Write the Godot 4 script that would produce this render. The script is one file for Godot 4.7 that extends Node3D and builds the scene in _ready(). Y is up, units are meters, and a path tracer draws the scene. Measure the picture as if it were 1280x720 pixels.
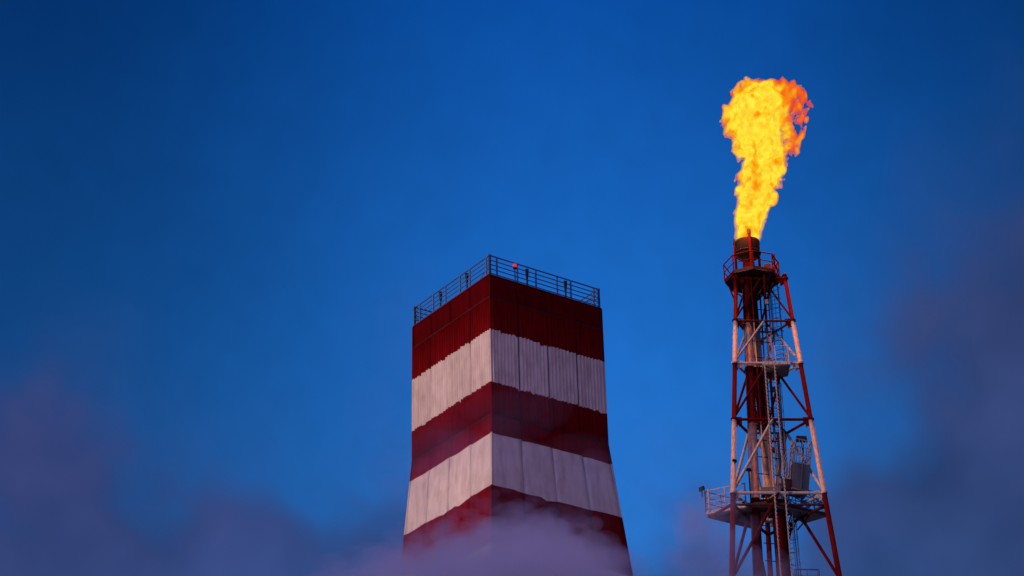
extends Node3D
# An industrial dusk: a square red and white banded tower and a lattice flare stack with its flame, steam drifting across both.

var M := {}
var tube_mesh: CylinderMesh
var box_mesh: BoxMesh
var names := {}

# ------------------------------------------------------------------ helpers
func numbered(called: String) -> String:
	if not names.has(called):
		names[called] = 0
		return called
	names[called] += 1
	return "%s_%03d" % [called, names[called]]

func thing(called: String, label: String, category: String, at := Vector3.ZERO, group := "") -> Node3D:
	var o := Node3D.new()
	o.name = numbered(called)
	add_child(o)
	o.position = at
	tag(o, label, category, group)
	return o

func tag(o: Node3D, label: String, category: String, group := "") -> void:
	o.set_meta("label", label)
	o.set_meta("category", category)
	if group != "":
		o.set_meta("group", group)

func group_node(called: String, parent: Node3D) -> Node3D:
	var o := Node3D.new()
	o.name = called
	parent.add_child(o, true)
	return o

func put(called: String, mesh: Mesh, mat: Material, parent: Node3D) -> MeshInstance3D:
	var o := MeshInstance3D.new()
	o.name = called
	o.mesh = mesh
	if mat:
		o.material_override = mat
	parent.add_child(o, true)
	return o

func frame_along(a: Vector3, b: Vector3) -> Basis:
	var y := (b - a).normalized()
	var x := y.cross(Vector3(0.31, 0.05, 0.95) if absf(y.z) < 0.9 else Vector3.RIGHT).normalized()
	return Basis(x, y, x.cross(y).normalized())

func tube(called: String, a: Vector3, b: Vector3, r: float, mat: Material, parent: Node3D) -> MeshInstance3D:
	var o := put(called, tube_mesh, mat, parent)
	var f := frame_along(a, b)
	o.transform = Transform3D(Basis(f.x * r, f.y * a.distance_to(b), f.z * r), (a + b) * 0.5)
	return o

func block(called: String, at: Vector3, size: Vector3, mat: Material, parent: Node3D, turn := Basis.IDENTITY) -> MeshInstance3D:
	var o := put(called, box_mesh, mat, parent)
	o.transform = Transform3D(turn * Basis.from_scale(size), at)
	return o

func st_begin() -> SurfaceTool:
	var st := SurfaceTool.new()
	st.begin(Mesh.PRIMITIVE_TRIANGLES)
	return st

func quad(st: SurfaceTool, a: Vector3, b: Vector3, c: Vector3, d: Vector3) -> void:
	for v in [a, b, c, a, c, d]:
		st.add_vertex(v)

# rings of points swept along a list of centres; one surface
func add_sweep(st: SurfaceTool, pts: Array, radii: Array, sides := 14) -> void:
	var rings := []
	for i in pts.size():
		var a: Vector3 = pts[maxi(i - 1, 0)]
		var b: Vector3 = pts[mini(i + 1, pts.size() - 1)]
		var f := frame_along(a, b)
		var ring := []
		for k in sides:
			var t := TAU * k / sides
			ring.append(pts[i] + (f.x * cos(t) + f.z * sin(t)) * radii[i])
		rings.append(ring)
	for i in pts.size() - 1:
		for k in sides:
			var n := (k + 1) % sides
			quad(st, rings[i][k], rings[i + 1][k], rings[i + 1][n], rings[i][n])
	for e in [0, pts.size() - 1]:
		for k in range(1, sides - 1):
			for v in [rings[e][0], rings[e][k], rings[e][k + 1]]:
				st.add_vertex(v)

# a vertical or sloping pipe painted in bands that change at the given heights
func painted_pipe(called: String, a: Vector3, b: Vector3, ra: float, rb: float, parent: Node3D, mats: Array) -> MeshInstance3D:
	var cuts := [a.y]
	for h in RING:
		if h < a.y - 0.05 and h > b.y + 0.05:
			cuts.append(h)
	cuts.append(b.y)
	var am := ArrayMesh.new()
	for i in cuts.size() - 1:
		var t0: float = (a.y - cuts[i]) / (a.y - b.y)
		var t1: float = (a.y - cuts[i + 1]) / (a.y - b.y)
		var st := st_begin()
		st.set_smooth_group(0)
		add_sweep(st, [a.lerp(b, t0), a.lerp(b, t1)], [lerpf(ra, rb, t0), lerpf(ra, rb, t1)])
		st.generate_normals()
		st.set_material(mats[bay_of((cuts[i] + cuts[i + 1]) * 0.5) % 2])
		st.commit(am)
	return put(called, am, null, parent)

func bay_of(y: float) -> int:
	var k := 0
	for i in RING.size():
		if y < RING[i]:
			k = i
	return k

func noise(freq: float, sd: int, octaves := 4, kind := FastNoiseLite.TYPE_SIMPLEX_SMOOTH) -> FastNoiseLite:
	var n := FastNoiseLite.new()
	n.noise_type = kind
	n.frequency = freq
	n.seed = sd
	n.fractal_octaves = octaves
	return n

func noise_map(freq: float, sd: int, dark: Color, light: Color, lo := 0.25, hi := 0.7) -> NoiseTexture2D:
	var t := NoiseTexture2D.new()
	t.width = 512
	t.height = 512
	t.seamless = true
	t.noise = noise(freq, sd, 5)
	var g := Gradient.new()
	g.offsets = PackedFloat32Array([lo, hi])
	g.colors = PackedColorArray([dark, light])
	t.color_ramp = g
	return t

func surface(linear: Color, rough: float, metal := 0.0, map: Texture2D = null, scale := Vector3.ONE) -> StandardMaterial3D:
	var m := StandardMaterial3D.new()
	m.albedo_color = linear.linear_to_srgb()
	m.roughness = rough
	m.metallic = metal
	m.metallic_specular = 0.3
	if map:
		m.albedo_texture = map
		m.uv1_triplanar = true
		m.uv1_world_triplanar = true
		m.uv1_scale = scale
	return m

func make_materials() -> void:
	var streaks := noise_map(0.012, 4, Color(0.935, 0.93, 0.93), Color(1, 1, 1), 0.3, 0.62)
	var streaks_red := noise_map(0.012, 9, Color(0.86, 0.85, 0.85), Color(1, 1, 1), 0.3, 0.65)
	var blotch := noise_map(0.02, 21, Color(0.7, 0.6, 0.56), Color(1, 1, 1), 0.22, 0.5)
	M.wall_red = surface(Color(0.15, 0.002, 0.005), 0.85, 0.0, streaks_red, Vector3(0.35, 0.04, 0.35))
	M.wall_white = surface(Color(0.56, 0.515, 0.475), 0.85, 0.0, streaks, Vector3(0.35, 0.035, 0.35))
	M.fascia_red = surface(Color(0.115, 0.002, 0.005), 0.85, 0.0, streaks_red, Vector3(0.2, 0.1, 0.2))
	M.wall_red.metallic_specular = 0.12
	M.fascia_red.metallic_specular = 0.12
	for base in ["wall_red", "wall_white", "fascia_red"]:
		var grime := noise_map(0.018, 63, Color(0.90, 0.88, 0.87), Color(1, 1, 1), 0.22, 0.6)
		M[base].detail_enabled = true
		M[base].detail_albedo = grime
		M[base].detail_blend_mode = BaseMaterial3D.BLEND_MODE_MUL
		M[base].detail_uv_layer = BaseMaterial3D.DETAIL_UV_2
		M[base].uv2_triplanar = true
		M[base].uv2_world_triplanar = true
		M[base].uv2_scale = Vector3(0.11, 0.045, 0.11)
		M[base + "_tones"] = []
		for k in 4:
			var v: StandardMaterial3D = M[base].duplicate()
			var f: float = [0.92, 0.98, 1.02, 1.06][k]
			var c: Color = M[base].albedo_color.srgb_to_linear()
			v.albedo_color = Color(c.r * f, c.g * f, c.b * f).linear_to_srgb()
			v.uv1_offset = Vector3(0.13 * k, 0.37 * k, 0.21 * k)
			M[base + "_tones"].append(v)
	M.core = surface(Color(0.03, 0.012, 0.014), 0.9)
	M.roof = surface(Color(0.08, 0.08, 0.085), 0.9)
	M.rail = surface(Color(0.06, 0.12, 0.25), 0.5, 0.3)  # blue of the haze and sky is put into the rail colour
	M.rail_dark = surface(Color(0.02, 0.024, 0.035), 0.55, 0.2)
	M.steel_red = surface(Color(0.08, 0.002, 0.004), 0.7, 0.0, blotch, Vector3(0.9, 0.35, 0.9))
	M.steel_white = surface(Color(0.42, 0.35, 0.33), 0.65, 0.0, blotch, Vector3(0.9, 0.3, 0.9))
	M.steel_red.metallic_specular = 0.12
	M.steel_red.roughness = 0.8
	M.steel_dark = surface(Color(0.05, 0.012, 0.014), 0.6, 0.0, blotch, Vector3(0.9, 0.9, 0.9))
	M.grating = surface(Color(0.17, 0.14, 0.13), 0.8, 0.1, blotch, Vector3(1.5, 1.5, 1.5))
	M.galvanised = surface(Color(0.33, 0.32, 0.34), 0.5, 0.4, blotch, Vector3(1.2, 0.6, 1.2))
	M.soot_flamelit = surface(Color(0.011, 0.004, 0.004), 0.75, 0.1, blotch, Vector3(1.4, 0.8, 1.4))  # sooty black, with the flame's red glow put into the colour
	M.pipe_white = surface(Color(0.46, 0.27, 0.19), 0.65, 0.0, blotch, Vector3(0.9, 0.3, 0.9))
	M.guide = surface(Color(0.3, 0.27, 0.27), 0.6, 0.1, blotch, Vector3(1.2, 0.6, 1.2))
	M.black = surface(Color(0.015, 0.016, 0.02), 0.6)
	M.cable = surface(Color(0.03, 0.03, 0.045), 0.7)
	M.lens = surface(Color(0.03, 0.03, 0.035), 0.2)
	M.bounce_snow = surface(Color(0.62, 0.63, 0.66), 0.95, 0.0, noise_map(0.02, 31, Color(0.6, 0.6, 0.62), Color(1, 1, 1)), Vector3(0.02, 0.02, 0.02))  # pale snow added on the unseen ground to bounce light upward

# ------------------------------------------------------------------ sky
const LOW_EDGE := [[-180.0, 24.0], [-60.0, 24.0], [-24.0, 24.2], [-15.0, 24.2], [-11.5, 24.2], [-9.0, 23.3], [-7.0, 22.7], [-5.0, 23.2], [-3.0, 23.7], [0.0, 22.8], [4.0, 22.2], [6.6, 21.8], [8.8, 24.2], [10.8, 26.2], [13.5, 27.8], [22.0, 27.0], [60.0, 24.0], [180.0, 24.0]]

func low_edge(az: float) -> float:
	for i in LOW_EDGE.size() - 1:
		if az <= LOW_EDGE[i + 1][0]:
			var t: float = (az - LOW_EDGE[i][0]) / (LOW_EDGE[i + 1][0] - LOW_EDGE[i][0])
			return lerpf(LOW_EDGE[i][1], LOW_EDGE[i + 1][1], t * t * (3 - 2 * t))
	return 24.0

func make_sky() -> Sky:
	var w := 2048
	var h := 1024
	var big := noise(5.5, 3, 3)
	var fine := noise(14.0, 8, 5)
	var speck := noise(70.0, 19, 2)
	var data := PackedFloat32Array()
	data.resize(w * h * 3)
	var edge := PackedFloat32Array()
	var bright := PackedFloat32Array()
	var az_of := PackedFloat32Array()
	var arch := PackedFloat32Array()
	for i in w:
		var az := (i + 0.5) / w * 360.0
		if az > 180.0:
			az -= 360.0
		edge.append(low_edge(az))
		az_of.append(az)
		bright.append(0.50 + 0.88 * exp(-pow((az - 2.0) / 8.6, 2)) + 0.25 * (1.0 - exp(-pow(az / 60.0, 2))))
		var d := wrapf(az + 116.0, -180.0, 180.0)
		arch.append(pow(maxf(0.0, cos(deg_to_rad(d) * 0.5)), 5.0) * clampf((absf(az) - 22.0) / 50.0, 0.0, 1.0))
	var at := 0
	for j in h:
		var el := 90.0 - (j + 0.5) / h * 180.0
		var up := deg_to_rad(el)
		var t := clampf((el - 21.0) / 13.0, 0.0, 1.0)
		var t2 := clampf((el - 34.0) / 50.0, 0.0, 1.0)
		var base := Vector3(0.018, 0.178, 0.60).lerp(Vector3(0.0022, 0.056, 0.27), pow(t, 0.6)).lerp(Vector3(0.004, 0.035, 0.17), t2)
		var warm := exp(-pow(maxf(el, 0.0) / 24.0, 1.4))
		for i in w:
			if el < -2.0:
				data[at] = 0.08; data[at + 1] = 0.08; data[at + 2] = 0.16
				at += 3
				continue
			var a := (i + 0.5) / w * TAU
			var dir := Vector3(sin(a) * cos(up), sin(up), -cos(a) * cos(up))
			var c := base * bright[i]
			var n1 := big.get_noise_3dv(dir)
			var n2 := fine.get_noise_3dv(dir)
			c *= 1.0 + 0.06 * n1 + 0.06 * n2 + 0.05 * speck.get_noise_3dv(dir)
			# smoke drifting low over the plant
			var gap := 0.0
			if absf(az_of[i]) < 30.0:
				gap = exp(-pow((az_of[i] - 11.0) / 2.6, 2) - pow((el - 23.8) / 1.1, 2)) * 0.55 + exp(-pow((az_of[i] + 12.9) / 1.5, 2) - pow((el - 21.6) / 1.2, 2)) * 0.55
			var dense := smoothstep(0.0, 1.0, (edge[i] - el) / 3.0 + 0.42 + n1 * 0.3 + n2 * 1.15 - gap)
			var veil := smoothstep(0.0, 1.0, (edge[i] + 3.0 - el) / 6.0 + 0.2 + n1 * 0.35 + n2 * 0.4 - gap * 0.5)
			var s := 1.0 - (1.0 - 0.68 * dense) * (1.0 - 0.32 * veil)
			var az: float = a if a < PI else a - TAU
			var smoke := Vector3(0.037, 0.041, 0.135).lerp(Vector3(0.033, 0.040, 0.115), clampf((rad_to_deg(az) - 4.0) / 5.0, 0.0, 1.0))
			smoke *= 1.0 + 0.7 * n2 + 0.2 * n1
			c = c.lerp(smoke, s)
			# afterglow of the sunset, behind and to the left of the viewer
			c += Vector3(0.58, 0.88, 2.5) * arch[i] * warm + Vector3(0.07, 0.055, 0.07) * exp(-pow(maxf(el, 0.0) / 10.0, 2))
			data[at] = c.x; data[at + 1] = c.y; data[at + 2] = c.z
			at += 3
	var im := Image.create_from_data(w, h, false, Image.FORMAT_RGBF, data.to_byte_array())
	var m := PanoramaSkyMaterial.new()
	m.panorama = ImageTexture.create_from_image(im)
	var sky := Sky.new()
	sky.sky_material = m
	return sky

# ------------------------------------------------------------------ the banded tower
const TOWER_AT := Vector3(-0.518, 0, -188.005)
const TOWER_TURN := 0.62297
const ROOF := 96.39
const SEAM_TOP := 94.45
const SEAM_LOW := 83.95
# paint changes colour at these heights, red first
const BANDS := [91.43, 86.70, 82.16, 77.45, 72.4, 67.4, 62.4, 57.4]

# half extents of the plan at a height: towards -e1, +e1, -e2, +e2
func tower_half(y: float, side: int) -> float:
	var d := maxf(0.0, SEAM_LOW - y)
	return 5.74 + (ROOF - minf(y, ROOF)) * 0.004 + d * [0.07, 0.105, 0.07, 0.065][side]

func tower_corner(y: float, a: int, b: int) -> Vector3:
	var e1 := Vector3(cos(TOWER_TURN), 0, -sin(TOWER_TURN))
	var e2 := Vector3(-sin(TOWER_TURN), 0, -cos(TOWER_TURN))
	return Vector3(0, y, 0) + e1 * (tower_half(y, 1) if a > 0 else -tower_half(y, 0)) + e2 * (tower_half(y, 3) if b > 0 else -tower_half(y, 2))

const FACES := [[-1, 1, -1, -1], [-1, -1, 1, -1], [1, -1, 1, 1], [1, 1, -1, 1]]   # left, right, and the two at the back: corner at u = 0, corner at u = 1

func face_point(face: int, u: float, y: float, out: float) -> Vector3:
	var f: Array = FACES[face]
	var p := tower_corner(y, f[0], f[1])
	var q := tower_corner(y, f[2], f[3])
	var n := (q - p).cross(Vector3.UP).normalized()
	if n.dot(p + q - Vector3(0, 2 * y, 0)) < 0:
		n = -n
	return p.lerp(q, u) + n * out

# one cladding panel from u0 to u1 and y1 (top) to y0, corrugated, its paint in bands with slightly uneven edges
func cladding(called: String, face: int, u0: float, u1: float, y0: float, y1: float, ribs: int, deep: float, parent: Node3D, rng: RandomNumberGenerator, top_red: bool, bulge := 0.0) -> void:
	var us := []
	var ds := []
	us.append(u0); ds.append(-0.10)
	us.append(u0 + (u1 - u0) * 0.001); ds.append(0.0)
	if ribs > 0:
		for k in ribs:
			for s in [[0.12, 0.0], [0.30, deep], [0.62, deep], [0.80, 0.0]]:
				us.append(lerpf(u0, u1, (k + s[0]) / ribs)); ds.append(s[1])
	else:
		for k in range(1, 6):
			us.append(lerpf(u0, u1, k / 6.0)); ds.append(bulge * sin(PI * k / 6.0))
	us.append(u1 - (u1 - u0) * 0.001); ds.append(0.0)
	us.append(u1); ds.append(-0.10)
	var cuts := [y1]
	for b in BANDS:
		if b < y1 - 0.01 and b > y0 + 0.01:
			cuts.append(b)
	cuts.append(y0)
	var jit := []
	var drift := 0.0
	for k in cuts.size():
		var row := []
		for i in us.size():
			drift = drift * 0.55 + rng.randf_range(-0.05, 0.05) - (0.16 if rng.randf() < 0.05 else 0.0)
			row.append(0.0 if k == 0 or k == cuts.size() - 1 else drift)
		jit.append(row)
	var am := ArrayMesh.new()
	var lean := rng.randf_range(-0.012, 0.012)
	var tone := rng.randi_range(0, 3)
	for k in cuts.size() - 1:
		var st := st_begin()
		for i in us.size() - 1:
			var p := []
			for c in [[i, k], [i + 1, k], [i + 1, k + 1], [i, k + 1]]:
				p.append(face_point(face, us[c[0]], cuts[c[1]] + jit[c[1]][c[0]], ds[c[0]] + lean))
			quad(st, p[0], p[1], p[2], p[3])
		# lips along the top and bottom edges
		for e in [[0, k == 0], [1, k == cuts.size() - 2]]:
			if e[1]:
				for i in us.size() - 1:
					var yy: float = cuts[k + e[0]]
					quad(st, face_point(face, us[i], yy, ds[i] + lean), face_point(face, us[i + 1], yy, ds[i + 1] + lean), face_point(face, us[i + 1], yy, -0.10), face_point(face, us[i], yy, -0.10))
		st.generate_normals()
		var mid: float = (cuts[k] + cuts[k + 1]) * 0.5
		var n := 0
		for b in BANDS:
			if mid < b:
				n += 1
		st.set_material(((M.fascia_red_tones if top_red else M.wall_red_tones) if n % 2 == 0 else M.wall_white_tones)[tone])
		st.commit(am)
	put(called, am, null, parent)

func build_tower() -> void:
	var t := thing("banded_tower", "square industrial tower with red and white bands, ribbed cladding and a guardrail round its roof", "tower", TOWER_AT)
	var rng := RandomNumberGenerator.new()
	rng.seed = 77
	# closed core just inside the cladding
	var st := st_begin()
	var levels := [ROOF - 0.06, SEAM_LOW, 60.0, 0.0]
	for k in levels.size() - 1:
		for f in 4:
			quad(st, face_point(f, 0, levels[k], -0.09), face_point(f, 1, levels[k], -0.09), face_point(f, 1, levels[k + 1], -0.09), face_point(f, 0, levels[k + 1], -0.09))
	st.generate_normals()
	put("core_wall", st.commit(), M.core, t)
	st = st_begin()
	quad(st, face_point(0, 0, ROOF - 0.04, 0), face_point(0, 1, ROOF - 0.04, 0), face_point(2, 0, ROOF - 0.04, 0), face_point(2, 1, ROOF - 0.04, 0))
	st.generate_normals()
	put("roof_deck", st.commit(), M.roof, t)
	var edges := [0.0, 0.245, 0.5, 0.757, 1.0]
	for f in 4:
		for c in 4:
			var g := 0.0022
			cladding("fascia_panel", f, edges[c] + g * 0.4, edges[c + 1] - g * 0.4, SEAM_TOP + 0.08, ROOF, 0, 0.0, t, rng, true, 0.012)
			cladding("cladding_panel", f, edges[c] + g * 2.6, edges[c + 1] - g * 2.6, SEAM_LOW + 0.06, SEAM_TOP - 0.09, 8, 0.12, t, rng, false)
			cladding("skirt_panel", f, edges[c] + g * 0.12, edges[c + 1] - g * 0.12, 52.0, SEAM_LOW - 0.05, 0, 0.0, t, rng, false, 0.004)
			cladding("base_panel", f, edges[c] + g * 0.3, edges[c + 1] - g * 0.3, 0.0, 51.94, 0, 0.0, t, rng, false, 0.015)
		# drip flashings at the two horizontal seams and at the roof edge
		for s in [[SEAM_TOP - 0.005, 0.16, 0.05], [SEAM_LOW, 0.16, 0.05], [ROOF + 0.03, 0.12, 0.07]]:
			var a := face_point(f, 0, s[0], s[2] * 0.5 if s[0] > ROOF else -0.045)
			var b := face_point(f, 1, s[0], s[2] * 0.5 if s[0] > ROOF else -0.045)
			block("flashing", (a + b) * 0.5, Vector3(a.distance_to(b), s[1], s[2]), M.core if s[0] < ROOF else M.fascia_red, t, Basis(Vector3.UP, atan2(-(b - a).z, (b - a).x)))
	for c in [[-1, -1], [-1, 1], [1, -1], [1, 1]]:
		# corner trims, painted with the bands
		var cuts := [ROOF, BANDS[0], BANDS[1], SEAM_LOW, BANDS[2], BANDS[3], BANDS[4], 62.0]
		var am := ArrayMesh.new()
		for k in cuts.size() - 1:
			var s := st_begin()
			add_sweep(s, [tower_corner(cuts[k], c[0], c[1]), tower_corner(cuts[k + 1], c[0], c[1])], [0.085, 0.085], 8)
			s.generate_normals()
			s.set_material([M.fascia_red, M.wall_white, M.wall_red, M.wall_red, M.wall_white, M.wall_red, M.wall_white][k])
			s.commit(am)
		put("corner_trim", am, null, t)
	# guardrail
	var posts := [0.012, 0.075, 0.255, 0.42, 0.61, 0.735, 0.945]
	var rail_h := [1.93, 1.52, 1.12, 0.72, 0.3]
	for f in 4:
		for u in posts:
			var a := face_point(f, u, ROOF, -0.14)
			tube("guardrail_post", a, a + Vector3(0, 1.95, 0), 0.075, M.rail, t)
		for r in rail_h:
			tube("guardrail", face_point(f, 0, ROOF + r, -0.14), face_point(f, 1, ROOF + r, -0.14), 0.062 if r == rail_h[0] else 0.045, M.rail, t)
		for u in [0.345, 0.69]:
			var a := face_point(f, u, ROOF, -0.2)
			var s := st_begin()
			add_sweep(s, [a + Vector3(0, 0.05, 0), a + Vector3(0, 0.7, 0), a + Vector3(0, 1.35, 0), a + Vector3(0, 1.75, 0)], [0.09, 0.08, 0.15, 0.16], 8)
			s.generate_normals()
			put("rod_holder", s.commit(), M.rail_dark, t)
		var q := face_point(f, 0.012, ROOF, -0.1)
		tube("corner_post", q, q + Vector3(0, 1.97, 0), 0.1, M.rail_dark, t)
		tube("rail_brace", face_point(f, 0.86, ROOF + 0.3, -0.14), face_point(f, 0.985, ROOF + 1.0, -0.14), 0.03, M.rail, t)

	# red obstruction light fixed on the guardrail
	var at := TOWER_AT + face_point(1, 0.225, ROOF, 0.02)
	var lamp := thing("warning_lamp", "small glowing red warning lamp on the tower's roof guardrail", "lamp", at)
	tube("stand", Vector3.ZERO, Vector3(0, 1.3, 0), 0.05, M.rail, lamp)
	tube("lamp_base", Vector3(0, 1.3, 0), Vector3(0, 1.42, 0), 0.16, M.rail_dark, lamp)
	var globe := SphereMesh.new()
	globe.radius = 0.165; globe.height = 0.36; globe.radial_segments = 16; globe.rings = 8
	var gm := surface(Color(0.5, 0.02, 0.03), 0.3)
	gm.emission_enabled = true
	gm.emission = Color(1.0, 0.25, 0.3)
	gm.emission_energy_multiplier = 0.6
	put("red_globe", globe, gm, lamp).position = Vector3(0, 1.62, 0)
	var l := OmniLight3D.new()
	l.name = "warning_glow"
	l.light_color = Color(1, 0.2, 0.22)
	l.light_energy = 0.12
	l.light_size = 0.15
	l.shadow_enabled = true
	l.omni_range = 60
	l.omni_attenuation = 2
	l.position = at + Vector3(0, 1.62, 0)
	add_child(l)

# ------------------------------------------------------------------ the flare stack
const STACK_AT := Vector3(14.558, 0, -130)
const RING := [68.975, 66.123, 63.324, 59.69, 55.083, 49.75, 43.6, 36.6, 28.6, 19.6, 9.6]

func leg_at(j: int, y: float) -> Vector3:
	var a := 0.0601 + deg_to_rad([210.0, 330.0, 90.0][j])
	var r := 1.6737 + 0.09269 * (68.975 - y)
	return Vector3(r * cos(a), y, -r * sin(a))

func rails_round(pts: Array, deck: float, heights: Array, mat: Material, parent: Node3D, close: bool, post_r := 0.04, rail_r := 0.028, out := 0.0) -> void:
	for i in pts.size():
		var p: Vector2 = pts[i]
		tube("rail_post", Vector3(p.x, deck, p.y), Vector3(p.x, deck + heights[0] + 0.03, p.y), post_r, mat, parent)
		if i == pts.size() - 1 and not close:
			continue
		var q: Vector2 = pts[(i + 1) % pts.size()]
		var n := int(p.distance_to(q) / 1.3)
		for k in n:
			var m := p.lerp(q, (k + 1.0) / (n + 1.0))
			tube("rail_post", Vector3(m.x, deck, m.y), Vector3(m.x, deck + heights[0], m.y), post_r * 0.8, mat, parent)
		for h in heights:
			tube("rail", Vector3(p.x, deck + h, p.y), Vector3(q.x, deck + h, q.y), rail_r * (1.3 if h == heights[0] else 1.0), mat, parent)

func deck_plate(called: String, pts: Array, y: float, thick: float, mat: Material, parent: Node3D) -> void:
	var poly := PackedVector2Array(pts)
	var idx := Geometry2D.triangulate_polygon(poly)
	var st := st_begin()
	for k in range(0, idx.size(), 3):
		for v in [idx[k], idx[k + 1], idx[k + 2]]:
			st.add_vertex(Vector3(poly[v].x, y, poly[v].y))
		for v in [idx[k], idx[k + 2], idx[k + 1]]:
			st.add_vertex(Vector3(poly[v].x, y - thick, poly[v].y))
	for i in poly.size():
		var p := poly[i]
		var q := poly[(i + 1) % poly.size()]
		quad(st, Vector3(p.x, y, p.y), Vector3(q.x, y, q.y), Vector3(q.x, y - thick, q.y), Vector3(p.x, y - thick, p.y))
	st.generate_normals()
	put(called, st.commit(), mat, parent)

func toe_board(a: Vector2, b: Vector2, y: float, mat: Material, parent: Node3D) -> void:
	var d := b - a
	block("toe_board", Vector3((a.x + b.x) * 0.5, y, (a.y + b.y) * 0.5), Vector3(d.length(), 0.2, 0.03), mat, parent, Basis(Vector3.UP, atan2(-d.y, d.x)))

func ladder(a: Vector3, b: Vector3, across: Vector3, half: float, rung_gap: float, mat: Material, parent: Node3D, rail_r := 0.03) -> Node3D:
	var g := group_node("ladder", parent)
	for s in [-1.0, 1.0]:
		tube("ladder_rail", a + across * half * s, b + across * half * s, rail_r, mat, g)
	var n := int(a.distance_to(b) / rung_gap)
	for k in n:
		var p := a.lerp(b, (k + 0.5) / n)
		tube("rung", p - across * half, p + across * half, 0.014, mat, g)
	return g

func cage(a: Vector3, b: Vector3, across: Vector3, behind: Vector3, r: float, gap: float, mat: Material, parent: Node3D) -> void:
	var g := group_node("ladder_cage", parent)
	var n := int(a.distance_to(b) / gap)
	for k in n + 1:
		var p := a.lerp(b, float(k) / n)
		var pts := []
		for s in 9:
			var t: float = PI * s / 8.0
			pts.append(p + across * r * cos(t) + behind * r * 1.35 * sin(t))
		var st := st_begin()
		var rr := []
		for s in 9:
			rr.append(0.022)
		add_sweep(st, pts, rr, 6)
		st.generate_normals()
		put("hoop", st.commit(), mat, g)
	for s in [1, 3, 4, 5, 7]:
		var t: float = PI * s / 8.0
		var o: Vector3 = across * r * cos(t) + behind * r * 1.35 * sin(t)
		tube("cage_strap", a + o, b + o, 0.016, mat, g)

func floodlight(label: String, at: Vector3, yaw: float, size: float, post: float) -> void:
	var f := thing("floodlight", label, "floodlight", STACK_AT + at, "floodlights on the flare stack")
	f.rotation.y = yaw
	tube("stem", Vector3(0, -post, 0), Vector3(0, -size * 0.3, 0), 0.035, M.black, f)
	var y := group_node("yoke", f)
	for s in [-1.0, 1.0]:
		block("yoke_arm", Vector3(s * size * 0.56, -size * 0.12, 0), Vector3(0.03, size * 0.42, 0.06), M.black, y)
	block("yoke_bar", Vector3(0, -size * 0.34, 0), Vector3(size * 1.15, 0.03, 0.06), M.black, y)
	var tilt := Basis(Vector3.RIGHT, 0.35)
	block("housing", Vector3.ZERO, Vector3(size, size * 0.62, size * 0.4), M.black, f, tilt)
	block("lens", tilt * Vector3(0, 0, size * 0.205), Vector3(size * 0.86, size * 0.5, 0.012), M.lens, f, tilt)
	for k in 5:
		block("cooling_fin", tilt * Vector3((k - 2) * size * 0.18, 0, -size * 0.24), Vector3(0.02, size * 0.5, size * 0.1), M.black, f, tilt)

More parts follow.
